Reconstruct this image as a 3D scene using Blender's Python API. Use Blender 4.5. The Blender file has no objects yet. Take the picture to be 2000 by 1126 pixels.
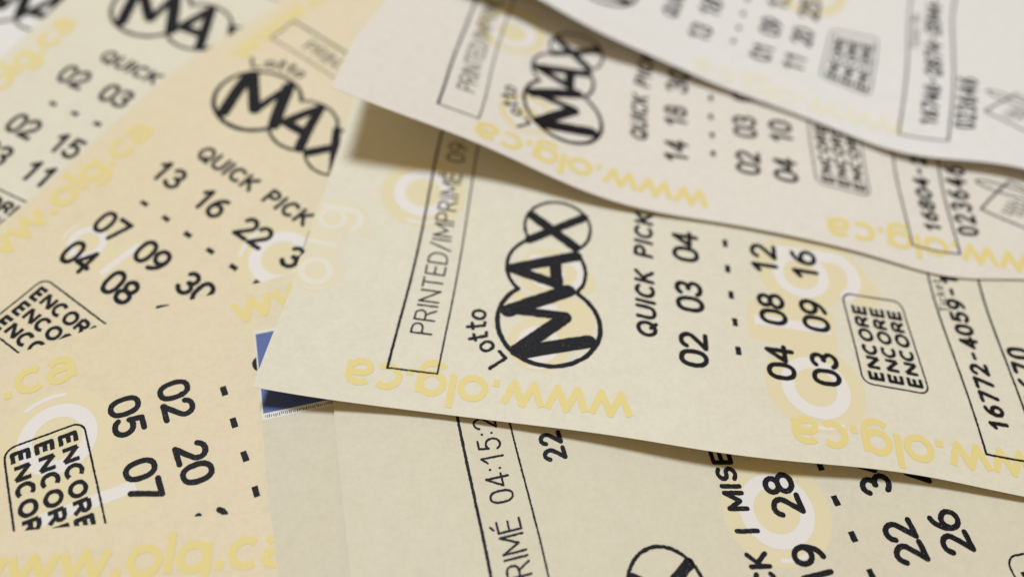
import bpy, math, random
import numpy as np
random.seed(7); rng = np.random.default_rng(11)
MM = 0.001
CAM = [1.5049117134966987, 0.9788789881893581, 0.08674399178033655, 99.24232679042304]
FSTOP = 7.0
FOCUS = 102
AMB = 0.3
LSIZE = 0.3
LPOW = 11.5
LAZ = 118
LEL = 74
BD = 46.953
L = {"uN": 15.423, "r1": 56.31, "rd": 62.865, "r2": 68.939, "r3": 75.446, "du": 16.398, "dp": 5.052, "b1": 15.464, "b2": 22.168, "ub": 5.68, "eu0": 13.927, "ev0": 80.78, "eu1": 30.358, "ev1": 90.737, "t1": 96.87, "t2": 105.148, "ut": 5.457, "uQ": 17.411, "uK": 38.751, "vQ": 48.932, "uE": 46.154, "vE": 18.401, "top": 0.0, "lju": 22.6, "ljv": 39.3, "cb": 22.0}
DATA = {"L0": {"pose": [-107.5338, 164.0496, -20.0], "top": 0.0, "W": 86.0, "vlen": 130, "C": [[0.1, 0.1, 0.1, 0.1, 0.1, 0.1, 0.1, 0.1, 0.1, 0.1, 0.1, 0.1], [0.1, 0.1, 0.1, 0.1, 0.1, 0.1, 0.1, 0.1, 0.1, 0.1, 0.1, 0.1], [0.1, 0.1, 0.1, 0.1, 0.1, 0.1, 0.1, 0.1, 0.1, 0.1, 0.1, 0.1], [0.1, 0.1, 0.1, 0.1, 0.1, 0.1, 0.1, 0.1, 0.1, 0.1, 0.1, 0.1], [0.1, 0.1, 0.1, 0.1, 0.1, 0.1, 0.1, 0.1, 0.1, 0.1, 0.1, 0.1]], "warp": []}, "L1": {"pose": [-74.6376, 159.7277, -21.2673], "top": 0.0, "W": 86.0, "vlen": 130, "C": [[8.241, 7.311, 6.366, 5.402, 4.422, 3.465, 2.61, 1.888, 1.29, 0.794, 0.366, -0.032], [7.035, 6.3, 5.556, 4.777, 3.901, 2.903, 1.974, 1.282, 0.815, 0.519, 0.34, 0.186], [5.2, 4.584, 3.968, 3.351, 2.733, 2.076, 1.389, 0.842, 0.487, 0.326, 0.347, 0.395], [3.311, 2.842, 2.379, 1.933, 1.517, 1.141, 0.809, 0.55, 0.385, 0.321, 0.338, 0.366], [1.677, 1.363, 1.065, 0.792, 0.554, 0.357, 0.203, 0.092, 0.022, -0.015, -0.03, -0.036]], "warp": [[15.423, 56.31, 0.199, 0.133], [25.023, 56.31, -0.216, 0.163], [16.398, 62.865, -0.356, -0.153], [21.449, 62.865, -0.419, -0.239], [26.501, 62.865, -0.728, 0.142], [15.423, 68.939, 0.717, 0.081], [25.023, 68.939, 0.65, -0.239], [25.023, 75.446, -0.044, 0.352], [17.411, 48.932, 0.747, -0.064], [0.0, 56.422, 0.525, 0.0], [0.0, 42.921, 0.314, 0.0], [22.7, 39.3, 0.815, 0.691], [29.3, 39.7, 0.72, 0.176], [14.1, 42.0, -2.086, -0.579], [17.9, 38.3, -0.18, -0.408]]}, "L2": {"pose": [-43.2235, 137.8718, -29.2881], "top": 0.0, "W": 86.0, "vlen": 130, "C": [[7.193, 6.519, 5.832, 5.136, 4.308, 3.309, 2.361, 1.679, 1.208, 0.836, 0.521, 0.23], [5.116, 4.659, 4.285, 4.285, 3.967, 2.786, 1.492, 0.843, 0.679, 0.605, 0.527, 0.429], [3.044, 2.77, 2.572, 2.693, 2.684, 2.122, 1.394, 0.904, 0.706, 0.621, 0.552, 0.476], [1.585, 1.476, 1.38, 1.307, 1.211, 1.053, 0.864, 0.686, 0.547, 0.439, 0.345, 0.258], [0.36, 0.313, 0.271, 0.234, 0.2, 0.166, 0.131, 0.093, 0.052, 0.007, -0.042, -0.092]], "warp": [[15.423, 56.31, 0.435, -0.419], [25.023, 56.31, 0.693, -0.422], [34.623, 56.31, -0.562, 0.56], [16.398, 62.865, -0.608, -0.013], [21.449, 62.865, -0.359, 0.062], [26.501, 62.865, -0.31, -0.05], [31.553, 62.865, 0.051, -0.219], [36.604, 62.865, 0.345, -0.031], [41.656, 62.865, -0.549, 0.281], [15.423, 68.939, -0.147, -0.733], [25.023, 68.939, 0.113, 0.28], [34.623, 68.939, 0.082, -0.067], [15.423, 75.446, -0.115, 0.046], [25.023, 75.446, 0.118, 0.273], [13.927, 80.78, 0.628, -0.078], [28.103, 80.78, 0.0, -0.208], [22.058, 90.737, 0.0, 0.023], [17.411, 48.932, 0.808, 1.631], [38.751, 48.932, 0.623, -0.044], [0.0, 77.877, 0.409, 0.0], [0.0, 68.537, 0.115, 0.0], [0.0, 39.586, -0.203, 0.0], [7.875, 15.464, 0.0, 0.863], [19.248, 15.464, 0.0, 0.523], [6.51, 22.168, 0.0, 0.236], [21.415, 22.168, 0.0, 2.379], [0.0, 25.928, 0.408, 0.0], [22.7, 39.3, 0.335, -0.065], [30.2, 39.3, -0.707, 0.403], [10.6, 32.0, -1.687, 2.687], [14.1, 42.0, -0.547, -0.773], [17.9, 38.3, -1.393, -1.237], [17.4, 29.7, -0.228, -0.328], [9.7, 30.4, 0.895, -0.68], [16.05, 26.15, 2.226, -1.269], [7.7, 28.3, -1.987, -0.517], [12.45, 26.9, 0.975, -1.313], [10.9, 27.9, 0.52, -0.303], [0.0, 77.877, 0.409, 0.0], [0.0, 68.537, 0.115, 0.0], [0.0, 39.586, -0.203, 0.0], [0.0, 25.928, 0.408, 0.0]]}, "BL": {"pose": [9.594, 88.9963, -61.4722], "top": 0.0, "W": 86.0, "vlen": 150, "C": [[3.978, 3.853, 3.725, 3.597, 3.49, 3.49, 3.517, 3.506, 3.467, 3.412, 3.348, 3.281], [2.818, 2.725, 2.628, 2.509, 2.396, 2.529, 2.596, 2.511, 2.41, 2.316, 2.235, 2.163], [1.538, 1.459, 1.378, 1.297, 1.232, 1.269, 1.27, 1.227, 1.198, 1.175, 1.152, 1.129], [0.33, 0.297, 0.268, 0.248, 0.241, 0.253, 0.268, 0.268, 0.26, 0.253, 0.246, 0.239], [-0.781, -0.774, -0.764, -0.748, -0.726, -0.703, -0.681, -0.664, -0.653, -0.645, -0.638, -0.634]], "warp": [[16.398, 62.865, -0.521, 0.1], [21.449, 62.865, 0.164, -0.037], [26.501, 62.865, 0.191, -0.105], [31.553, 62.865, 0.282, -0.257], [15.423, 68.939, 0.291, 0.159], [25.023, 68.939, -0.077, 0.397], [15.423, 75.446, -0.093, 0.252], [25.023, 75.446, -0.415, -0.131], [28.556, 80.78, 0.0, -0.567], [13.927, 90.737, 0.058, -0.076], [25.264, 90.737, 0.0, 0.179], [0.0, 87.426, 0.028, 0.0], [0.0, 75.507, 0.127, 0.0], [0.0, 67.921, -0.439, 0.0], [0.0, 54.867, 0.688, 0.0], [0.0, 87.426, 0.028, 0.0], [0.0, 75.507, 0.127, 0.0], [0.0, 67.921, -0.439, 0.0], [0.0, 54.867, 0.688, 0.0]]}, "BLL": {"pose": [31.2988, 38.7405, -80.3583], "top": 0.0, "W": 86.0, "vlen": 150, "C": [[2.259, 2.36, 2.464, 2.573, 2.687, 2.805, 2.92, 3.032, 3.143, 3.249, 3.351, 3.451], [1.531, 1.601, 1.675, 1.754, 1.84, 1.935, 2.025, 2.108, 2.193, 2.276, 2.355, 2.431], [0.867, 0.901, 0.936, 0.975, 1.02, 1.072, 1.125, 1.178, 1.231, 1.284, 1.336, 1.388], [0.254, 0.255, 0.253, 0.251, 0.253, 0.261, 0.274, 0.291, 0.311, 0.334, 0.359, 0.385], [-0.399, -0.423, -0.449, -0.477, -0.503, -0.527, -0.547, -0.561, -0.57, -0.574, -0.574, -0.571]], "warp": [[0.0, 92.011, 0.094, 0.0], [0.0, 79.363, 0.037, 0.0], [0.0, 70.734, -0.288, 0.0], [0.0, 59.642, 0.241, 0.0]]}, "C": {"pose": [-39.1492, 61.883, 19.0426], "top": 8.582, "W": 80, "vlen": 140, "C": [[2.749, 2.544, 2.341, 2.133, 1.915, 1.688, 1.454, 1.215, 0.972, 0.728, 0.482, 0.236], [2.781, 2.554, 2.335, 2.113, 1.872, 1.624, 1.372, 1.12, 0.868, 0.618, 0.369, 0.122], [2.875, 2.603, 2.329, 2.057, 1.788, 1.523, 1.261, 1.003, 0.75, 0.503, 0.259, 0.016], [2.827, 2.528, 2.228, 1.935, 1.653, 1.382, 1.121, 0.868, 0.624, 0.386, 0.152, -0.083], [2.681, 2.386, 2.093, 1.806, 1.527, 1.257, 0.997, 0.746, 0.502, 0.264, 0.029, -0.206]], "warp": [[0.0, 8.582, -0.019, 0.337], [0.0, 16.304, 0.041, 0.0], [0.0, 22.161, 0.202, 0.0], [0.0, 31.832, -0.461, 0.0], [0.0, 43.323, 0.296, 0.0], [2.291, 8.582, 0.0, -0.152], [0.197, 22.0, 0.0, -0.231], [4.659, 22.0, 0.0, -0.133], [9.311, 22.0, 0.0, 0.233]]}, "BR": {"pose": [-4.0603, -20.2738, 105.6345], "top": -0.623, "W": 86.0, "vlen": 150, "C": [[1.677, 1.533, 1.372, 1.187, 0.992, 0.821, 0.68, 0.557, 0.448, 0.347, 0.25, 0.157], [2.075, 2.079, 2.029, 1.803, 1.428, 1.252, 1.205, 1.149, 1.083, 1.011, 0.935, 0.857], [2.216, 2.484, 2.723, 2.56, 1.914, 1.712, 1.8, 1.807, 1.767, 1.705, 1.633, 1.559], [2.705, 2.914, 3.101, 3.112, 2.897, 2.744, 2.672, 2.594, 2.512, 2.429, 2.348, 2.267], [3.416, 3.514, 3.591, 3.623, 3.6, 3.545, 3.473, 3.388, 3.297, 3.203, 3.11, 3.017]], "warp": [[44.223, 56.31, -0.008, -0.025], [34.623, 56.31, 0.619, 0.293], [46.953, 62.865, -0.606, -0.501], [41.902, 62.865, 0.292, -0.119], [36.85, 62.865, -0.282, -0.136], [31.799, 62.865, 0.376, 0.115], [34.623, 68.939, -0.03, 0.416], [34.623, 75.446, 0.299, -0.064], [61.962, 15.464, 0.0, -0.093], [40.376, 15.464, 0.0, 0.3], [59.402, 22.168, 0.0, -0.019], [39.077, 22.168, 0.0, 0.199], [46.154, 18.401, -0.38, -0.016], [67.2, -0.623, 0.0, -0.079], [43.584, -0.623, 0.0, 0.024], [38.751, 48.932, -1.676, -0.945], [39.4, 36.4, 1.684, 0.784], [67.2, -0.623, 0.0, -0.079], [43.584, -0.623, 0.0, 0.024]]}, "M": {"pose": [-31.3506, 43.5145, 87.2258], "top": -1.256, "W": 86.0, "vlen": 160, "C": [[8.962, 6.371, 4.594, 4.972, 6.295, 6.49, 5.58, 4.318, 3.203, 2.283, 1.51, 0.81], [9.579, 5.91, 3.195, 4.128, 6.084, 5.437, 3.647, 2.278, 1.838, 1.636, 1.48, 1.294], [6.971, 5.771, 4.937, 4.057, 2.848, 2.002, 2.241, 2.383, 2.647, 2.661, 2.566, 2.433], [6.142, 5.847, 5.574, 5.105, 4.671, 4.667, 4.958, 4.874, 4.636, 4.353, 4.084, 3.836], [6.359, 6.31, 6.272, 6.241, 6.242, 6.289, 6.329, 6.28, 6.138, 5.935, 5.702, 5.462]], "warp": [[15.423, 56.31, -0.473, 0.193], [25.023, 56.31, -0.129, 0.132], [34.623, 56.31, -0.837, -0.242], [16.398, 62.865, -0.025, 0.012], [21.449, 62.865, 0.226, -0.106], [26.501, 62.865, -0.08, -0.223], [31.553, 62.865, 0.06, 0.218], [36.604, 62.865, 0.002, -0.124], [15.423, 68.939, 0.084, 0.183], [25.023, 68.939, -0.062, 0.038], [34.623, 68.939, 0.077, -0.136], [15.423, 75.446, -0.226, 0.484], [25.023, 75.446, 0.164, 0.181], [34.623, 75.446, -0.329, -0.16], [5.68, 15.464, 0.292, -0.487], [5.68, 22.168, 0.05, -0.034], [40.504, 15.464, 0.0, 0.047], [41.784, 22.168, 0.0, -0.268], [0.0, -1.256, -0.042, -0.041], [0.0, 8.928, -0.052, 0.0], [0.0, 26.015, 0.103, 0.0], [0.0, 38.379, -0.132, 0.0], [20.698, -1.256, 0.0, 0.306], [17.411, 48.932, 0.624, 0.855], [38.751, 48.932, 0.528, 0.261], [30.358, 80.78, -0.13, -0.169], [13.927, 80.78, 0.087, -0.005], [13.927, 90.737, -0.161, 0.142], [30.358, 90.737, -0.744, 0.031], [5.457, 96.87, -0.836, 0.748], [36.231, 96.87, 0.0, -0.61], [35.366, 105.148, 0.0, -1.728], [12.83, 105.148, 0.0, -0.744], [0.0, 53.195, -0.356, 0.0], [0.0, 66.624, -0.049, 0.0], [52.148, 15.464, 0.0, -0.164], [50.478, 22.168, 0.0, -0.608], [0.0, 87.397, 0.677, 0.0], [0.0, 101.069, 0.181, 0.0], [47.05, -1.256, 0.0, 0.238], [36.899, -1.256, 0.0, -0.114], [0.0, 46.485, 0.488, 0.0], [16.05, 26.15, 0.493, 0.071], [9.7, 30.4, 0.143, 0.236], [17.9, 38.3, -0.224, 0.758], [22.7, 39.4, -0.13, -1.253], [42.5, 18.4, 0.232, 0.001], [13.1, 18.6, -0.114, -0.211], [0.0, -1.256, -0.042, -0.041], [0.0, -1.256, -0.042, -0.041], [0.0, -1.256, -0.042, -0.041], [0.0, -1.256, -0.042, -0.041], [0.0, 8.928, -0.052, 0.0], [0.0, 26.015, 0.103, 0.0], [0.0, 38.379, -0.132, 0.0], [20.698, -1.256, 0.0, 0.306], [0.0, 53.195, -0.356, 0.0], [0.0, 66.624, -0.049, 0.0], [0.0, 87.397, 0.677, 0.0], [0.0, 101.069, 0.181, 0.0], [47.05, -1.256, 0.0, 0.238], [36.899, -1.256, 0.0, -0.114], [0.0, 46.485, 0.488, 0.0]]}, "R2": {"pose": [-32.3459, 88.1968, 82.4027], "top": 1.731, "W": 86.0, "vlen": 160, "C": [[33.173, 27.489, 21.804, 16.087, 11.581, 9.154, 6.938, 4.965, 3.963, 3.045, 2.196, 1.407], [24.956, 19.555, 13.695, 6.805, 2.546, 2.672, 2.525, 1.972, 2.768, 2.724, 2.477, 2.193], [13.541, 9.758, 6.186, 4.012, 4.765, 4.293, 4.498, 4.781, 4.53, 4.021, 3.857, 3.705], [7.257, 6.558, 6.26, 6.766, 7.77, 7.745, 7.498, 7.179, 6.678, 6.183, 5.837, 5.538], [5.293, 5.949, 6.711, 7.555, 8.321, 8.808, 9.01, 8.975, 8.768, 8.468, 8.136, 7.798]], "warp": [[5.68, 15.464, -0.03, 1.936], [5.68, 22.168, -0.49, -0.107], [27.769, 15.464, 0.0, 1.643], [40.206, 15.464, 0.0, 0.061], [19.964, 22.168, 0.0, -0.606], [31.311, 22.168, 0.0, -1.307], [0.0, 6.705, -0.37, 0.0], [0.0, 19.457, 0.63, 0.0], [0.0, 30.738, -0.035, 0.0], [0.0, 39.378, -0.354, 0.0], [0.0, 47.922, -0.062, 0.0], [0.0, 56.343, -0.171, 0.0], [0.0, 65.151, 0.303, 0.0], [0.0, 76.953, 0.292, 0.0], [0.0, 85.606, -0.497, 0.0], [0.0, 92.839, 1.499, 0.0], [0.0, 99.896, -0.158, 0.0], [0.0, 103.871, -1.015, 0.0], [0.0, 113.567, 2.4, 0.0], [0.0, 1.731, 0.358, 0.589], [7.624, 1.731, 0.0, 0.139], [13.496, 1.731, 0.0, -0.93], [15.423, 56.31, -0.183, 0.374], [25.023, 56.31, -0.402, 0.463], [34.623, 56.31, -1.811, -0.517], [16.398, 62.865, 0.031, 0.053], [21.449, 62.865, 0.219, -0.191], [26.501, 62.865, 0.169, -0.364], [31.553, 62.865, -0.189, -0.351], [15.423, 68.939, 0.292, 0.183], [25.023, 68.939, -0.562, -0.156], [15.423, 75.446, 0.541, 0.463], [25.023, 75.446, 0.269, 0.279], [30.358, 80.78, -0.667, -1.145], [13.927, 80.78, -0.659, 0.054], [13.927, 90.737, -0.302, 0.156], [26.28, 90.737, 0.0, 0.059], [23.671, 96.87, 0.0, -0.534], [5.457, 96.87, -0.18, 0.671], [5.457, 105.148, -3.266, -1.173], [24.604, 105.148, 0.0, -2.461], [10.6, 32.0, 1.989, 0.561], [14.2, 42.2, -0.407, 1.455], [17.9, 38.3, -1.276, 1.148], [17.4, 29.7, -1.299, -0.646], [22.6, 38.5, 1.617, -4.121], [25.3, 29.9, 1.835, 0.933], [30.2, 39.3, -1.593, 1.638], [9.7, 30.4, 0.252, -0.473], [16.05, 26.15, 0.482, 0.951], [0.0, 6.705, -0.37, 0.0], [0.0, 19.457, 0.63, 0.0], [0.0, 30.738, -0.035, 0.0], [0.0, 39.378, -0.354, 0.0], [0.0, 47.922, -0.062, 0.0], [0.0, 56.343, -0.171, 0.0], [0.0, 65.151, 0.303, 0.0], [0.0, 76.953, 0.292, 0.0], [0.0, 85.606, -0.497, 0.0], [0.0, 92.839, 1.499, 0.0], [0.0, 99.896, -0.158, 0.0], [0.0, 103.871, -1.015, 0.0], [0.0, 113.567, 2.4, 0.0], [7.624, 1.731, 0.0, 0.139], [13.496, 1.731, 0.0, -0.93]]}, "R1": {"pose": [-27.4548, 129.5349, 72.0263], "top": 0.0, "W": 86.0, "vlen": 160, "C": [[32.708, 28.056, 23.068, 17.53, 12.225, 8.518, 6.872, 7.085, 7.355, 6.564, 5.105, 3.437], [19.979, 17.645, 14.847, 10.446, 5.538, 3.283, 3.274, 5.381, 6.742, 5.452, 3.342, 1.371], [5.211, 5.523, 6.287, 6.918, 6.706, 6.83, 6.644, 5.798, 5.172, 4.413, 4.181, 3.746], [-0.277, 2.227, 5.014, 7.743, 9.461, 9.784, 9.264, 8.361, 7.66, 7.327, 7.409, 7.443], [-1.175, 1.686, 4.474, 6.975, 8.912, 10.138, 10.742, 10.926, 10.916, 10.872, 10.858, 10.859]], "warp": [[0.0, 23.184, 0.494, 0.0], [0.0, 29.446, 1.181, 0.0], [0.0, 37.24, -1.221, 0.0], [0.0, 44.28, 0.236, 0.0], [0.0, 53.742, 1.737, 0.0], [0.0, 61.153, -1.277, 0.0], [0.0, 67.941, 1.164, 0.0], [0.0, 80.948, -0.098, 0.0], [0.0, 91.345, 2.217, 0.0], [0.0, 96.15, -1.979, 0.0], [0.0, 103.498, 0.847, 0.0], [0.0, 117.184, 1.597, 0.0], [15.423, 56.31, -1.357, 0.798], [25.023, 56.31, -1.601, 0.681], [15.423, 68.939, -0.581, -0.056], [25.023, 68.939, 1.228, -0.224], [34.623, 68.939, -2.343, 0.1], [15.423, 75.446, 0.207, 0.06], [25.023, 75.446, 1.301, -0.017], [34.623, 75.446, -0.907, 0.021], [30.358, 80.78, -2.578, 0.713], [13.927, 80.78, 0.215, 0.313], [13.927, 90.737, -1.675, 0.093], [25.504, 90.737, 0.0, -0.702], [42.104, 96.87, 0.0, -1.549], [5.457, 96.87, -2.055, -0.222], [5.457, 105.148, -0.759, -0.205], [46.113, 105.148, 0.0, -1.462], [0.0, 23.184, 0.494, 0.0], [0.0, 29.446, 1.181, 0.0], [0.0, 37.24, -1.221, 0.0], [0.0, 44.28, 0.236, 0.0], [0.0, 53.742, 1.737, 0.0], [0.0, 61.153, -1.277, 0.0], [0.0, 67.941, 1.164, 0.0], [0.0, 80.948, -0.098, 0.0], [0.0, 91.345, 2.217, 0.0], [0.0, 96.15, -1.979, 0.0], [0.0, 103.498, 0.847, 0.0], [0.0, 117.184, 1.597, 0.0]]}}

# ------------------------------------------------------------------ camera, world, lamp, exposure
scene = bpy.context.scene
col = scene.collection
f_, pitch, roll, hgt = CAM
cp, sp, cr, sr = math.cos(pitch), math.sin(pitch), math.cos(roll), math.sin(roll)
fwd = np.array([0, cp, -sp]); up0 = np.array([0, sp, cp]); rt0 = np.array([1., 0, 0])
rt = rt0 * cr + up0 * sr; up = -rt0 * sr + up0 * cr
from mathutils import Matrix
cam = bpy.data.cameras.new('camera'); camo = bpy.data.objects.new('camera', cam); col.objects.link(camo)
camo.matrix_world = Matrix(((rt[0], up[0], -fwd[0], 0), (rt[1], up[1], -fwd[1], 0), (rt[2], up[2], -fwd[2], hgt * MM), (0, 0, 0, 1)))
cam.sensor_width = 36; cam.lens = f_ / 2 * 36; cam.clip_start = 0.005; cam.clip_end = 20
cam.dof.use_dof = True; cam.dof.aperture_fstop = FSTOP; cam.dof.focus_distance = FOCUS * MM
cam.dof.aperture_blades = 0
scene.camera = camo
w = bpy.data.worlds.new('World'); scene.world = w; w.use_nodes = True
bg = w.node_tree.nodes['Background']; bg.inputs[0].default_value = (1.0, .70, .34, 1); bg.inputs[1].default_value = AMB
la = bpy.data.lights.new('room_lamp', 'AREA'); la.shape = 'DISK'; la.size = LSIZE; la.energy = LPOW; la.color = (.955, 1.035, 1.13)
lo = bpy.data.objects.new('room_lamp', la); col.objects.link(lo)
az, el_ = math.radians(LAZ), math.radians(LEL)
tgt = np.array([.01, .07, 0]); dl = np.array([math.cos(az) * math.cos(el_), math.sin(az) * math.cos(el_), math.sin(el_)])
lp = tgt + dl * 1.3; lo.location = lp
from mathutils import Vector
lo.rotation_euler = Vector(dl).to_track_quat('Z', 'Y').to_euler()
scene.view_settings.view_transform = 'Standard'; scene.view_settings.look = 'None'
scene.view_settings.exposure = 0; scene.view_settings.gamma = 1; scene.view_settings.use_curve_mapping = False
try:
    scene.cycles.use_denoising = True; scene.cycles.max_bounces = 6; scene.cycles.diffuse_bounces = 4
except Exception: pass

# ------------------------------------------------------------------ materials
def mat(name): 
    m = bpy.data.materials.new(name); m.use_nodes = True; nt = m.node_tree
    return m, nt, nt.nodes['Principled BSDF']
def noise(nt, scale, detail=3, rough=.6):
    tc = nt.nodes.new('ShaderNodeTexCoord'); n = nt.nodes.new('ShaderNodeTexNoise')
    n.inputs['Scale'].default_value = scale; n.inputs['Detail'].default_value = detail; n.inputs['Roughness'].default_value = rough
    nt.links.new(tc.outputs['Object'], n.inputs['Vector']); return n
def ramp(nt, src, a, b, p0=.35, p1=.65):
    r = nt.nodes.new('ShaderNodeValToRGB'); r.color_ramp.elements[0].position = p0; r.color_ramp.elements[1].position = p1
    r.color_ramp.elements[0].color = (*a, 1); r.color_ramp.elements[1].color = (*b, 1)
    nt.links.new(src, r.inputs[0]); return r
def mix(nt, fac, a, b, mode='MIX'):
    m = nt.nodes.new('ShaderNodeMix'); m.data_type = 'RGBA'; m.blend_type = mode
    for s, i in ((fac, 0), (a, 6), (b, 7)):
        if hasattr(s, 'links'): nt.links.new(s, m.inputs[i])
        elif i == 0: m.inputs[0].default_value = s
        else: m.inputs[i].default_value = (*s, 1)
    return m.outputs[2]
def paper_mat(name, base, warm):
    m, nt, b = mat(name)
    big = noise(nt, 28, 3, .55); fine = noise(nt, 1500, 3, .7); fib = noise(nt, 520, 4, .65)
    c1 = ramp(nt, big.outputs[0], base, warm, .38, .72).outputs[0]
    g = ramp(nt, fine.outputs[0], (.945, .945, .94), (1, 1, 1), .30, .62).outputs[0]
    g2 = ramp(nt, fib.outputs[0], (.965, .962, .955), (1, 1, 1), .32, .6).outputs[0]
    c2 = mix(nt, 1., c1, g, 'MULTIPLY'); c3 = mix(nt, 1., c2, g2, 'MULTIPLY')
    nt.links.new(c3, b.inputs['Base Color']); b.inputs['Roughness'].default_value = .62
    b.inputs['Specular IOR Level'].default_value = .25
    bp = nt.nodes.new('ShaderNodeBump'); bp.inputs['Strength'].default_value = .22; bp.inputs['Distance'].default_value = .00004
    ad = nt.nodes.new('ShaderNodeMath'); ad.operation = 'ADD'
    nt.links.new(fine.outputs[0], ad.inputs[0]); nt.links.new(fib.outputs[0], ad.inputs[1])
    nt.links.new(ad.outputs[0], bp.inputs['Height']); nt.links.new(bp.outputs[0], b.inputs['Normal'])
    return m
def ink_mat(name, a, b2, scale=2600, p0=.30, p1=.42, rough=.55):
    m, nt, b = mat(name); n = noise(nt, scale, 2, .6)
    r = ramp(nt, n.outputs[0], a, b2, p0, p1); nt.links.new(r.outputs[0], b.inputs['Base Color'])
    b.inputs['Roughness'].default_value = rough; b.inputs['Specular IOR Level'].default_value = .2
    return m
PAPER = paper_mat('cream_thermal_paper', (.81, .78, .65), (.80, .765, .625))
PAPER_WARM_LIT = paper_mat('warm_lit_thermal_paper', (.82, .735, .535), (.815, .72, .51))  # warmer light on the left-hand tickets put into the paper colour
PAPER_DIM_LIT = paper_mat('dim_lit_thermal_paper', (.76, .72, .575), (.755, .70, .55))  # dimmer light on the nearest ticket painted into its paper
PAPER_PALE_LIT = paper_mat('pale_lit_thermal_paper', (.835, .80, .735), (.83, .79, .715))  # same stock; cooler light on the curling ticket is in this base colour
PAPER_COOL_LIT = paper_mat('cool_lit_thermal_paper', (.845, .85, .835), (.84, .835, .815))  # cool light on the far corner tickets painted in as a whiter tone
BLACK = ink_mat('black_thermal_ink', (.006, .006, .009), (.20, .19, .175), 4200, .64, .76, .6)
YELLOW = ink_mat('yellow_print', (.805, .68, .26), (.82, .70, .30))
HALO = ink_mat('pale_yellow_print', (.795, .715, .46), (.80, .725, .485))
WHITE = ink_mat('white_print', (.825, .80, .765), (.835, .81, .785))
YELLOW_F = ink_mat('faded_yellow_print', (.835, .79, .60), (.84, .80, .64))
HALO_F = ink_mat('faint_yellow_print', (.80, .74, .53), (.80, .745, .55))
WHITE_F = ink_mat('faint_white_print', (.82, .79, .675), (.825, .795, .685))
# blue card: fine diagonal halftone
BLUE, nt, b = mat('blue_halftone_print')
tc = nt.nodes.new('ShaderNodeTexCoord'); wv = nt.nodes.new('ShaderNodeTexWave'); wv.bands_direction = 'DIAGONAL'
wv.inputs['Scale'].default_value = 1500; nt.links.new(tc.outputs['Object'], wv.inputs['Vector'])
nt.links.new(ramp(nt, wv.outputs[0], (.033, .068, .28), (.07, .125, .37), .2, .8).outputs[0], b.inputs['Base Color'])
b.inputs['Roughness'].default_value = .5
CARDW = paper_mat('white_card_border', (.84, .83, .80), (.83, .82, .78))
CARD = paper_mat('beige_card_print', (.735, .70, .57), (.73, .675, .52))

# ------------------------------------------------------------------ curved sheets
NU, NV = 5, 12
def bs(t, n):
    s = np.clip(t, -.15, 1.15) * (n - 3); i = np.clip(np.floor(s), 0, n - 4).astype(int); f = s - i
    wt = np.stack([(1 - f) ** 3, 3 * f ** 3 - 6 * f ** 2 + 4, -3 * f ** 3 + 3 * f ** 2 + 3 * f + 1, f ** 3], -1) / 6
    B = np.zeros(np.shape(t) + (n,))
    for k in range(4): np.put_along_axis(B, (i + k)[..., None], wt[..., k:k + 1], -1)
    return B
class Sheet:
    def __init__(s, d):
        s.pose = d['pose']; s.top = d['top']; s.W = d['W']; s.vlen = d['vlen']; s.C = np.array(d['C']); s.warp = np.array(d['warp']).reshape(-1, 4)
        s.a = math.radians(s.pose[2]); s.org = np.array([0., 0, 0])
        s.org = s.at(s.W / 2, 60.); s.org[2] = 0
    def at(s, u, v):
        u = np.asarray(u, float); v = np.asarray(v, float); x, y, _ = s.pose; c, n = math.cos(s.a), math.sin(s.a)
        z = np.einsum('...i,...j,ij->...', bs(u / s.W, NU), bs(v / s.vlen, NV), s.C)
        return np.stack([x + u * c + v * n, y + u * n - v * c, z], -1) - s.org
    def nor(s, u, v):
        h = .2; a = s.at(u + h, v) - s.at(u - h, v); b = s.at(u, v + h) - s.at(u, v - h)
        n = np.cross(b, a); return n / np.linalg.norm(n, axis=-1, keepdims=True)
    def warped(s, uv):
        uv = np.asarray(uv, float)
        if len(s.warp):
            K = np.exp(-((uv[:, None] - s.warp[None, :, :2]) ** 2).sum(-1) / 242.); uv = uv + K @ s.warp[:, 2:]
        return uv
    def pt(s, uv, off, raw=False):
        if not raw: uv = s.warped(uv)
        uv = np.asarray(uv, float); u, v = uv[:, 0], uv[:, 1]
        return (s.at(u, v) + s.nor(u, v) * off) * MM
def link(name, me, parent, m, label=None):
    o = bpy.data.objects.new(name, me); col.objects.link(o)
    if parent: o.parent = parent
    for x in (m if isinstance(m, list) else [m]): me.materials.append(x)
    if label: o['label'] = label
    return o
def mesh(V, F, name, smooth=True):
    me = bpy.data.meshes.new(name); me.from_pydata([tuple(p) for p in V], [], [tuple(int(i) for i in q) for q in F]); me.update()
    me.polygons.foreach_set('use_smooth', [smooth] * len(me.polygons)); return me
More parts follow.
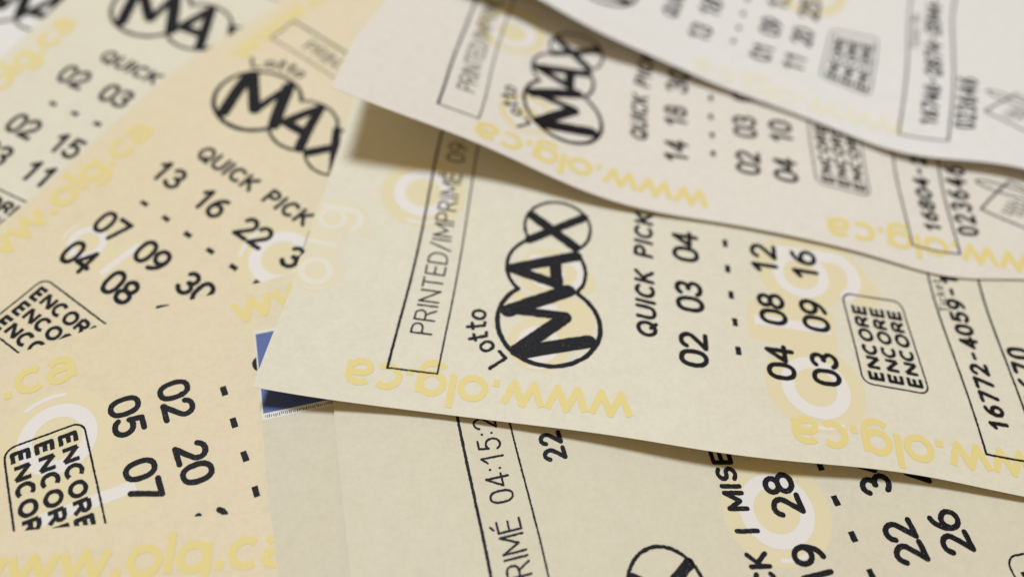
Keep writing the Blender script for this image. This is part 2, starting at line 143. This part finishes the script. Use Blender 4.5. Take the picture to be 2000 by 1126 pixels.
def paper(sh, root, m, t=.06, v0=None, v1=None, name='paper_sheet', u0=0, u1=None):
    v0 = sh.top if v0 is None else v0; v1 = sh.vlen if v1 is None else v1; u1 = sh.W if u1 is None else u1
    nu = int((u1 - u0) / 1.2); nv = int((v1 - v0) / 1.2)
    U, Vv = np.meshgrid(np.linspace(u0, u1, nu + 1), np.linspace(v0, v1, nv + 1), indexing='ij')
    Q = sh.warped(np.stack([U, Vv], -1).reshape(-1, 2)).reshape(U.shape + (2,)); P = sh.at(Q[..., 0], Q[..., 1]); N = sh.nor(Q[..., 0], Q[..., 1])
    V = np.concatenate([(P * MM).reshape(-1, 3), ((P - N * t) * MM).reshape(-1, 3)]); n = (nu + 1) * (nv + 1); rim = []
    idx = np.arange(n).reshape(nu + 1, nv + 1); a, b_, c_, d_ = idx[:-1, :-1], idx[:-1, 1:], idx[1:, 1:], idx[1:, :-1]
    top = np.stack([a, b_, c_, d_], -1).reshape(-1, 4); F = [*top, *(top[:, ::-1] + n)]
    ring = [*idx[:, 0], *idx[-1, 1:], *idx[-2::-1, -1], *idx[0, -2:0:-1]]
    for i in range(len(ring)):
        p, q = ring[i], ring[(i + 1) % len(ring)]; k_ = len(V) + 4 * i; F.append((k_, k_ + 1, k_ + 2, k_ + 3)); rim += [V[p], V[q], V[q + n], V[p + n]]
    V = np.concatenate([V, np.array(rim)]); me = mesh(V, F, name)
    for e in me.polygons[2 * len(top):]: e.use_smooth = False
    return link(name, me, root, m)

# ------------------------------------------------------------------ ink: strokes laid on the sheet
class Ink:
    def __init__(s, sh, off=.03, jit=.0): s.sh = sh; s.V = []; s.F = []; s.n = 0; s.off = off; s.k = 0; s.jit = jit
    def grid(s, UV, raw=False, off=None):
        a, b_ = UV.shape[:2]; UV = np.stack([np.clip(UV[..., 0], .04, s.sh.W - .04), np.clip(UV[..., 1], s.sh.top + .04, s.sh.vlen - .04)], -1); o = (s.off if off is None else off) + (s.k % 9) * .0012; s.k += 1
        P = s.sh.pt(UV.reshape(-1, 2), o, raw); i = np.arange(a * b_).reshape(a, b_) + s.n
        s.F += list(np.stack([i[:-1, :-1], i[1:, :-1], i[1:, 1:], i[:-1, 1:]], -1).reshape(-1, 4)); s.V.append(P); s.n += a * b_
    def stroke(s, pts, w, closed=False, raw=False, cap=True, split=48):
        pts = np.asarray(pts, float)
        if not closed and len(pts) > 2:
            d = np.diff(pts, axis=0); an = np.unwrap(np.arctan2(d[:, 1], d[:, 0])); br = np.where(abs(np.diff(an)) > math.radians(split))[0]
            if len(br):
                i0 = 0
                for j in [*br, None]:
                    i1 = len(pts) if j is None else j + 2
                    s.stroke(pts[i0:i1], w, False, raw, (cap or i0 > 0, cap or j is not None), 400); i0 = i1 - 1
                return
        if closed: pts = np.vstack([pts, pts[:1]])
        seg = np.linalg.norm(np.diff(pts, axis=0), axis=1); L = np.concatenate([[0], np.cumsum(seg)])
        if L[-1] < 1e-6: return
        n = max(2, int(L[-1] / min(.5, max(.14, w * .6))) + 1); t = np.linspace(0, L[-1], n + 1)
        P = np.stack([np.interp(t, L, pts[:, 0]), np.interp(t, L, pts[:, 1])], 1)
        T = np.gradient(P, axis=0)
        if closed: T[0] = T[-1] = P[1] - P[-2]
        T /= np.linalg.norm(T, axis=1, keepdims=True) + 1e-12
        W_ = np.full(len(P), w / 2) if np.ndim(w) == 0 else w / 2
        if s.jit: 
            j = rng.normal(0, s.jit, len(P)); j2 = rng.normal(0, s.jit, len(P))
            if closed: j[-1] = j[0]; j2[-1] = j2[0]
        else: j = j2 = np.zeros(len(P))
        if cap is True or cap is False: cap = (cap, cap)
        r = w / 2; e = [(.5, .866), (.86, .5), (1, .06)]
        if cap[0] and not closed:
            P = np.vstack([[P[0] - T[0] * r * a for a, _ in e[::-1]], P]); W_ = np.concatenate([[r * q for _, q in e[::-1]], W_])
            T = np.vstack([[T[0]] * 3, T]); j = np.pad(j, (3, 0)); j2 = np.pad(j2, (3, 0))
        if cap[1] and not closed:
            P = np.vstack([P, [P[-1] + T[-1] * r * a for a, _ in e]]); W_ = np.concatenate([W_, [r * q for _, q in e]])
            T = np.vstack([T, [T[-1]] * 3]); j = np.pad(j, (0, 3)); j2 = np.pad(j2, (0, 3))
        Nn = np.stack([-T[:, 1], T[:, 0]], 1); m = max(1, int(math.ceil(w / .9)))
        q = np.linspace(-1, 1, m + 1); off = W_[:, None] * q[None]
        off[:, 0] -= j; off[:, -1] += j2
        s.grid(P[:, None] + Nn[:, None] * off[..., None], raw)
    def disc(s, c, r, raw=False, r0=0.):
        nr = max(2, int((r - r0) / .9)); na = max(16, int(r * 7)); R = np.linspace(max(r0, .02), r, nr + 1); A = np.linspace(0, 2 * math.pi, na + 1)
        s.grid(np.stack([c[0] + R[:, None] * np.cos(A), c[1] + R[:, None] * np.sin(A)], -1), raw)
    def text(s, st, u, v, h, wx, w, ang=0, gap=.16, shear=0, raw=False, fix=None, www=False, bold=1., span=None, cap=True):
        if span:
            q = sum(.45 * wx + gap if c_ == ' ' else GL[c_][0] * wx + gap for c_ in st) * h - gap * h; wx *= span / q; gap *= span / q
        x = 0.
        for ch in st:
            if ch == ' ': x += (fix or .45 * wx + gap); continue
            gw, S = GL[ch]
            xo = x if fix is None else x + (fix - gw * wx) / 2
            for q in S:
                cl = q[0] == 'c'; p = np.array(q[1]); X = (p[:, 0] * wx + xo + shear * p[:, 1]) * h; Y = p[:, 1] * h
                if www: uv = np.stack([u - Y, v - X], 1)
                else: uv = np.stack([u + X, v - Y], 1)
                s.stroke(uv, w * bold, cl, raw, cap)
            x += (gw * wx + gap) if fix is None else fix
        return x * h
    def build(s, name, root, m, label=None):
        if not s.V: return None
        return link(name, mesh(np.concatenate(s.V), s.F, name), root, m, label)

# ------------------------------------------------------------------ stroke lettering
def el(cx, cy, rx, ry, a0, a1, n=14, e=1.):
    A = np.radians(np.linspace(a0, a1, n)); c, d = np.cos(A), np.sin(A)
    return [(cx + rx * np.sign(p) * abs(p) ** e, cy + ry * np.sign(q) * abs(q) ** e) for p, q in zip(c, d)]
def o(*p): return ('o', list(p))
def oc(l): return ('o', list(l))
def full(cx, cy, rx, ry, e=1.): return ('c', el(cx, cy, rx, ry, 0, 345, 24, e))
GL = {
 '0': (.58, [full(.29, .5, .29, .5, .82)]), '1': (.5, [o((.06, .76), (.32, 1), (.32, 0))]),
 '2': (.56, [oc(el(.28, .71, .27, .29, 165, -38, 14) + [(.0, .0)]), o((.0, .0), (.57, .0))]),
 '3': (.56, [oc(el(.26, .755, .25, .245, 155, -90)), oc(el(.26, .265, .29, .265, 88, -155))]),
 '4': (.6, [o((.44, 0), (.44, 1)), o((.42, .98), (0, .3)), o((0, .3), (.62, .3))]),
 '5': (.56, [o((.52, 1), (.12, 1), (.06, .56)), oc(el(.26, .33, .3, .33, 132, -150))]),
 '6': (.58, [full(.29, .31, .28, .31), oc(el(.56, .33, .55, .67, 100, 176))]),
 '7': (.56, [o((0, 1), (.57, 1), (.2, 0))]),
 '8': (.58, [full(.29, .755, .24, .245), full(.29, .265, .29, .265)]),
 '9': (.58, [full(.29, .69, .28, .31), oc(el(.02, .67, .55, .67, -80, -4))]),
 '-': (.34, [o((.02, .5), (.32, .5))]), ':': (.12, [o((.06, .26), (.06, .28)), o((.06, .72), (.06, .74))]),
 '/': (.4, [o((0, -.08), (.4, 1.06))]), '|': (.1, [o((.05, -.1), (.05, 1.05))]), '.': (.16, [o((.08, -.02), (.08, .2))]),
 'A': (.7, [o((0, 0), (.35, 1)), o((.35, 1), (.7, 0)), o((.13, .34), (.57, .34))]),
 'C': (.66, [oc(el(.36, .5, .36, .5, 48, 312, 18))]),
 'D': (.64, [o((0, 0), (0, 1)), oc([(0, 1), (.26, 1)] + el(.26, .5, .38, .5, 80, -80) + [(.26, 0), (0, 0)])]),
 'E': (.52, [o((.52, 1), (0, 1), (0, 0), (.52, 0)), o((0, .52), (.47, .52))]),
 'I': (.06, [o((.03, 0), (.03, 1))]), 'K': (.62, [o((0, 0), (0, 1)), o((.58, 1), (.02, .4)), o((.2, .57), (.62, 0))]),
 'L': (.5, [o((0, 1), (0, 0)), o((0, 0), (.5, 0))]),
 'M': (.8, [o((0, 0), (0, 1)), o((0, 1), (.4, .25)), o((.4, .25), (.8, 1)), o((.8, 1), (.8, 0))]),
 'N': (.68, [o((0, 0), (0, 1)), o((0, 1), (.68, 0)), o((.68, 0), (.68, 1))]),
 'O': (.76, [full(.38, .5, .38, .5)]), 'P': (.56, [o((0, 0), (0, 1)), oc([(0, 1), (.3, 1)] + el(.3, .74, .26, .26, 80, -80) + [(.3, .48), (0, .48)])]),
 'Q': (.76, [full(.38, .5, .38, .5), o((.46, .26), (.76, -.04))]),
 'R': (.6, [o((0, 0), (0, 1)), oc([(0, 1), (.3, 1)] + el(.3, .74, .26, .26, 80, -80) + [(.3, .48), (0, .48)]), o((.3, .48), (.6, 0))]),
 'S': (.58, [oc(el(.3, .745, .26, .255, 35, 250, 12) + el(.29, .26, .28, .26, 75, -150, 12))]),
 'T': (.6, [o((0, 1), (.6, 1)), o((.3, 1), (.3, 0))]), 'U': (.64, [oc([(0, 1), (0, .34)] + el(.32, .33, .32, .33, 180, 360) + [(.64, .34), (.64, 1)])]),
 'i': (.06, [o((.03, 0), (.03, .68)), o((.03, .93), (.03, .96))]), 'k': (.5, [o((0, 0), (0, 1)), o((.45, .68), (.02, .26)), o((.17, .4), (.5, 0))]),
 'e': (.56, [oc([(.03, .36), (.54, .36)] + el(.29, .34, .27, .34, 10, 310, 16))]),
 't': (.36, [o((.14, .95), (.14, .08), (.34, .02)), o((0, .68), (.36, .68))]),
 'o': (.58, [full(.29, .34, .27, .32)]), 'l': (.1, [o((.05, 0), (.05, 1.02))]), 'n': (.5, [o((0, 0), (0, .68)), oc([(0, .4)] + el(.24, .4, .24, .27, 160, 0) + [(.48, 0)])]),
 'g': (.58, [full(.28, .35, .26, .31), oc([(.55, .68), (.55, -.02)] + el(.28, -.02, .27, .26, 0, -150))]),
 'c': (.52, [oc(el(.29, .34, .27, .32, 50, 310, 16))]),
 'a': (.54, [oc(el(.25, .45, .23, .22, 150, 15, 10) + [(.48, .4), (.48, .02)]), oc([(.46, .37)] + el(.22, .19, .2, .18, 80, 330, 12) + [(.47, .17)])]),
 'w': (.84, [o((0, .68), (.2, .02), (.42, .66), (.64, .02), (.84, .68))]),
}
GL['É'] = (.52, GL['E'][1] + [o((.2, 1.18), (.36, 1.3))])

# ------------------------------------------------------------------ printed elements of a ticket
P_ = 9.6
def logo(sh, root):
    k = Ink(sh, .042, .03)
    Cm, Ca, Cx = (16.2, 36.0, 7.15), (26.0, 35.2, 5.85), (34.3, 36.4, 5.05)
    for c, others, wd in ((Cm, (Ca,), .72), (Ca, (Cm, Cx), .6), (Cx, (Ca,), .5)):
        A = np.linspace(0, 2 * math.pi, 241); pts = np.stack([c[0] + c[2] * np.cos(A), c[1] + c[2] * np.sin(A)], 1)
        out = np.ones(len(A), bool)
        for q in others: out &= np.hypot(pts[:, 0] - q[0], pts[:, 1] - q[1]) > q[2] - .1
        idx = np.where(out)[0]; br = np.where(np.diff(idx) > 1)[0]; runs = np.split(idx, br + 1)
        if len(runs) > 1 and runs[0][0] == 0 and runs[-1][-1] == 240: runs[0] = np.concatenate([runs[-1][:-1], runs[0]]); runs.pop()
        for r in runs:
            if len(r) > 3: k.stroke(pts[r], wd, split=400)
    for a, b_, wd in (((10.7, 32.6), (14.0, 41.6), 1.9), ((10.9, 32.0), (17.6, 38.2), 1.75), ((17.9, 38.3), (17.6, 29.9), 1.25), ((17.4, 30.2), (22.5, 38.6), 1.9),
                      ((25.2, 30.2), (23.4, 37.0), 1.5), ((25.2, 30.2), (29.2, 39.6), 1.6), ((23.9, 36.9), (27.7, 36.5), 1.6),
                      ((36.0, 32.3), (30.9, 39.4), 1.45), ((31.1, 32.3), (37.0, 40.3), 1.3)):
        k.stroke([a, b_], wd * 1.15)
    for st, c, ang, dx in (('L', (9.2, 29.5), -46, -.25), ('o', (10.9, 27.9), -36, -.29), ('t', (12.45, 26.9), -22, -.18), ('t', (14.2, 26.4), -14, -.18), ('o', (16.05, 26.15), -4, -.29)):
        h = 2.7; a = math.radians(ang)
        for q in GL[st][1]:
            p = np.array(q[1]); X = (p[:, 0] + dx) * h; Y = (p[:, 1] - .38) * h
            k.stroke(np.stack([c[0] + X * math.cos(a) + Y * math.sin(a), c[1] + X * math.sin(a) - Y * math.cos(a)], 1), .5, q[0] == 'c')
    k.build('logo', root, BLACK)
def rect(k, u0, v0, u1, v1, w, r=0, w2=None):
    if r:
        p = []
        for cx, cy, a in ((u1 - r, v0 + r, -90), (u1 - r, v1 - r, 0), (u0 + r, v1 - r, 90), (u0 + r, v0 + r, 180)): p += el(cx, cy, r, r, a, a + 90, 7)
        k.stroke(p, w, True)
    else:
        k.stroke([(u0, v0), (u1, v0)], w); k.stroke([(u0, v1), (u1, v1)], w2 or w); k.stroke([(u0, v0), (u0, v1)], w2 or w); k.stroke([(u1, v0), (u1, v1)], w)
def one(sh, root, name, fn, m=None, off=.042, jit=.02, label=None):
    k = Ink(sh, off, jit); fn(k); return k.build(name, root, m or BLACK, label)
def watermark(sh, root, u, v, sc, a=0., parts='olg'):
    faint = sc < .6
    """white o l g in yellow clouds, read along u"""
    def tr(p): 
        p = np.asarray(p, float) * sc; c, s_ = math.cos(a), math.sin(a); return np.stack([u + p[:, 0] * c - p[:, 1] * s_, v + p[:, 0] * s_ + p[:, 1] * c], 1)
    k = Ink(sh, .003)
    if 'o' in parts or 'd' in parts: k.disc((u, v), 7.2 * sc, True)
    if 'l' in parts: k.stroke(tr([(10.2, -9), (10.2, 4.2)]), 7.2 * sc, raw=True, cap=False)
    if 'g' in parts: k.disc(tuple(tr([(20.5, 0)])[0]), 7. * sc, True); k.stroke(tr([(24, -3), (24, 6), (18, 9.5)]), 5.4 * sc, raw=True)
    k.build('watermark_cloud', root, HALO_F if faint else HALO)
    k = Ink(sh, .016)
    if 'o' in parts:
        k.stroke(tr(el(0, 0, 4.0, 4.0, 0, 345, 40)), 1.9 * sc, True, True)
        k.stroke(tr(el(0, 0, 6.3, 6.3, 150, 195, 12)), .55 * sc, raw=True)
    if 'l' in parts: k.stroke(tr([(10.2, -8), (10.2, 3.4)]), 1.7 * sc, raw=True, cap=False)
    if 'g' in parts: k.stroke(tr(el(20, 0, 3.6, 3.6, 0, 345, 40)), 1.6 * sc, True, True); k.stroke(tr([(24.2, -3.6), (24.2, 5.4)]), 2.2 * sc, raw=True); k.stroke(tr(el(20.4, 5.4, 3.8, 3., 0, 150, 12)), 2. * sc, raw=True)
    k.build('watermark_letters', root, WHITE_F if faint else WHITE)
def website(sh, root, v_end, n=1, ub=6.55, faint=False):
    for i in range(n):
        k = Ink(sh, .029, .02); k2 = Ink(sh, .03)
        L_ = k.text('www.olg.ca', 0, 0, 4.9, 1, .1, www=True, raw=True, gap=.13); k.V = []; k.F = []; k.n = 0
        sc = 39.6 / L_
        k.text('www.olg.ca', ub, v_end + 39.6, 4.9, sc * 1.0, .98, www=True, raw=True, gap=.13 * sc, cap=False)
        k.build('website_text', root, YELLOW_F if faint else YELLOW)
        v_end += 60.9
def ticket(name_, sh, label, m=None, rows=((), (), ()), box=None, boxu=(11.7, 1.16), pick=None, dashes=0, d0=0., enc=True, logo_=True, tick=None, code=None, www=None, marks=(), date=None, diamond=None, tv=0.):
    root = bpy.data.objects.new('lottery_ticket', None); col.objects.link(root); root.location = sh.org * MM; root.empty_display_size = .01
    root['label'] = label; root['category'] = 'lottery ticket'; root['group'] = 'lottery tickets overlapping in a pile'
    paper(sh, root, m or PAPER)
    for a in marks: watermark(sh, root, *a)
    for vv in (www or ()): website(sh, root, vv, faint=m is PAPER_COOL_LIT)
    if box:
        def f(k): 
            rect(k, L['ub'], L['b1'], sh.W - 5.7, L['b2'], .40, 0, .26)
        one(sh, root, 'printed_box', f)
        one(sh, root, 'time_stamp_text', lambda k: k.text(box, boxu[0], 20.25, 2.85, .86 * boxu[1], .30, gap=.2 * boxu[1]))
    if date: one(sh, root, 'date_text', lambda k: k.text(date, 53.3, 28.2, 2.6, .95, .62, gap=.34))
    if logo_: logo(sh, root)
    if pick: one(sh, root, 'pick_text', lambda k: k.text(pick, 16.5, 50.9, 2.45, .86, .64, gap=.27, shear=.1, span=23.2 if len(pick) < 12 else 34.4))
    for i, (rw, vv) in enumerate(zip(rows, (L['r1'], L['r2'], L['r3']))):
        if not any(rw): continue
        def f(k):
            for j, t in enumerate(rw):
                if not t: continue
                for q, ch in enumerate(t):
                    gw = GL[ch][0]; h = 3.6; k.text(ch, L['uN'] + P_ * j + (-1.5 if q == 0 else 1.5) - gw * h * 1.08 / 2, vv + h / 2, h, 1.08, .77)
        one(sh, root, 'number_row', f)
    if dashes:
        one(sh, root, 'dash_row', lambda k: [k.stroke([(L['du'] + d0 + L['dp'] * j - .72, L['rd']), (L['du'] + d0 + L['dp'] * j + .72, L['rd'])], .8, cap=False) for j in range(dashes)])
    if enc:
        def f(k):
            rect(k, L['eu0'], L['ev0'], L['eu1'], L['ev1'], .27, 1.5)
            for q in range(3): k.text('ENCORE', 15.05, 83.95 + 2.92 * q, 1.85, .95, 58e-2, gap=.3, span=13.3, cap=False)
        one(sh, root, 'bonus_game_panel', f)
    if tick:
        one(sh, root, 'ticket_number_box', lambda k: rect(k, L['ut'], L['t1'], sh.W - 5.6, L['t2'], .34))
        one(sh, root, 'ticket_number_text', lambda k: (k.text(tick, 9.55, 101.5 + tv, 2.45, 1., .66, fix=.92), k.text('Ticket No', 29.5, 98.9, 1.5, .9, .2, gap=.3)))
    if code: one(sh, root, 'code_text', lambda k: k.text(code, 9.4, 109.0, 2.9, .85, .66, fix=.87))
    if diamond:
        def f(k):
            k.stroke([(22.6, 115.8), (15.6, 110.6), (11.0, 118.2), (18.0, 123.4), (22.6, 115.8)], .35)
            k.stroke(el(0, 0, 1, 1, 0, 1, 2) and [(20.4 + 1.0 * math.sin(t) * 1.2 - .0, 111.2 + 3.4 - 3.6 * math.cos(t) * .98) if False else (21.6 - .32 * (4.2 - 4.2 * math.cos(t)) / 1 * .9 + .95 * math.sin(t), 110.8 + 4.2 - 4.2 * math.cos(t)) for t in np.linspace(0, 2 * math.pi, 40)], .32)
            for q in range(4):
                k.stroke([(15.2 + .9 * q + .35 * math.sin(x * 2.2 + q), 113.6 + .5 * q + x * .55) for x in np.linspace(0, 6, 30)], .2)
        one(sh, root, 'signature_emblem', f)
    return root
S = {n: Sheet(d) for n, d in DATA.items()}

# ------------------------------------------------------------------ the setting
me = mesh([(-.6, -.3, -.0005), (.6, -.3, -.0005), (.6, .9, -.0005), (-.6, .9, -.0005)], [(0, 1, 2, 3)], 'table_top')
TB = ink_mat('brown_wood', (.20, .13, .075), (.26, .17, .10), 40, .3, .7)
tb = link('table_top', me, None, TB); tb['kind'] = 'structure'

# ------------------------------------------------------------------ the tickets, bottom to top
ticket('L0', S['L0'], 'coolest lit ticket, only a sliver of its logo showing in the far left corner', PAPER_COOL_LIT, rows=((), (), ()), enc=False, pick=None)
ticket('L1', S['L1'], 'blurred cream ticket with 02 03 and 02 15 along the left edge', rows=(('02', '03', '12'), ('02', '15', '31'), ('03', '11', '25')), box='PRINTED/IMPRIMÉ 10:12', pick='QUICK PICK', dashes=9, www=(44.5,), tick=None,
       marks=((39, 52, 1., 0, 'o'), (12.5, 79, .8, 0, 'o')))
ticket('L2', S['L2'], 'cream ticket with numbers 13 16 22 slanting down left of the sharpest ticket', PAPER_WARM_LIT, rows=(('13', '16', '22', '34'), ('07', '09', '30', '35'), ('04', '08', '17')), box='PRINTED/IMPRIMÉ 08:26', pick='QUICK PICK', dashes=9, www=(50.3, -10.),
       marks=((41.2, 57.9, 1., 0, 'o'), (14.9, 72.6, .62, .1, 'ol')))
ticket('BL', S['BL'], 'cream ticket reading downwards with 02 20 and 05 07 in the near left', PAPER_WARM_LIT, rows=(('01', '17', '18'), ('02', '20', '31'), ('05', '07', '28')), dashes=9, www=(80.1, 19.2), marks=((14.9, 84.3, 1., 0, 'olg'),))
ticket('BLL', S['BLL'], 'cream ticket in the bottom left corner showing only a large yellow website address', PAPER_WARM_LIT, rows=((), (), ()), enc=False, logo_=False, www=(56.2,))
# blue banded card
sc_ = S['C']
root = bpy.data.objects.new('printed_card', None); col.objects.link(root); root.location = sc_.org * MM; root.empty_display_size = .01
root['label'] = 'beige card with a blue top band, mostly hidden under the sharpest ticket'; root['category'] = 'card'
paper(sc_, root, CARD, .16, name='card_sheet')
k = Ink(sc_, .02)
UU, VV = np.meshgrid(np.linspace(.25, 79, 90), np.linspace(sc_.top + .5, 21.6, 16), indexing='ij'); k.grid(np.stack([UU, VV], -1), True); k.build('blue_band', root, BLUE)
k = Ink(sc_, .022)
for a, b_, c_, d_ in ((0.02, 80, sc_.top + .01, sc_.top + .48), (.02, 80, 21.62, 22.6), (.02, .23, sc_.top + .5, 21.6)):
    UU, VV = np.meshgrid(np.linspace(a, b_, 80), np.linspace(c_, d_, 3), indexing='ij'); k.grid(np.stack([UU, VV], -1), True)
k.build('white_border', root, CARDW)
k = Ink(sc_, .05)
for q in range(150):   # a line of fine print too small to read
    u = .5 + q * .26; k.stroke([(u, 21.85 + rng.uniform(0, .2)), (u + rng.uniform(-.08, .08), 22.38 - rng.uniform(0, .2))], .09, raw=True)
k.build('fine_print', root, BLACK)
ticket('BR', S['BR'], 'nearest cream ticket with 28, 22 and 26 under the sharpest ticket', PAPER_DIM_LIT, rows=(('04', '12', '19', '28', '33'), ('', '17', '22', '34', '37'), ('', '15', '26', '41', '44')), box='PRINTED/IMPRIMÉ 04:15:26', boxu=(18.4, 1.08), pick='QUICK PICK | MISE', dashes=10, d0=BD % L['dp'] - L['du'] % L['dp'], date='22',
       marks=((41.7, 54.0, 1., 0, 'o'),))
ticket('M', S['M'], 'sharpest ticket, with 02 03 04 beside a crisp black three circle logo', rows=(('02', '03', '04', '19'), ('04', '08', '12', '21'), ('03', '09', '16', '27')), box='PRINTED/IMPRIMÉ 09:47', pick='QUICK PICK', dashes=9, tick='16772-4059-1', code='023670',
       www=(8.8, 69.6, 130.5), marks=((11.9, 74.4, 1., 0, 'olg'), (37.5, 14.2, .95, 0, 'o'), (19.5, 1.6, .5, 0, 'olg'), (13., 35.2, .62, 0, 'olg'), (17.2, 38.4, .62, 0, 'd')))
ticket('R2', S['R2'], 'pale lit ticket with 14 18 30 curling up over the sharpest ticket', PAPER_PALE_LIT, rows=(('14', '18', '30', '33'), ('02', '03', '09', '11'), ('04', '10', '12', '20')), box='PRINTED/IMPRIMÉ 09:51', pick='QUICK PICK', dashes=9, tick='16804-2258-1', code='023646', diamond=True, tv=1.3,
       www=(23.2, 81.9), marks=((34, 24, .9, 0, 'ol'), (13, 31, .7, 0, 'o')))
ticket('R1', S['R1'], 'topmost blurred cool lit ticket with 01 09 and 11 20 in the far right corner', PAPER_COOL_LIT, rows=(('13', '18', '22', '24'), ('01', '09', '13', '21'), ('11', '20', '25', '30')), box='PRINTED/IMPRIMÉ 09:55', pick='QUICK PICK', dashes=9, tick='16746-2874-2044-13', code='023646', diamond=True, tv=1.3,
       www=(58.,), marks=((36, 75, 1., 0, 'ol'),))
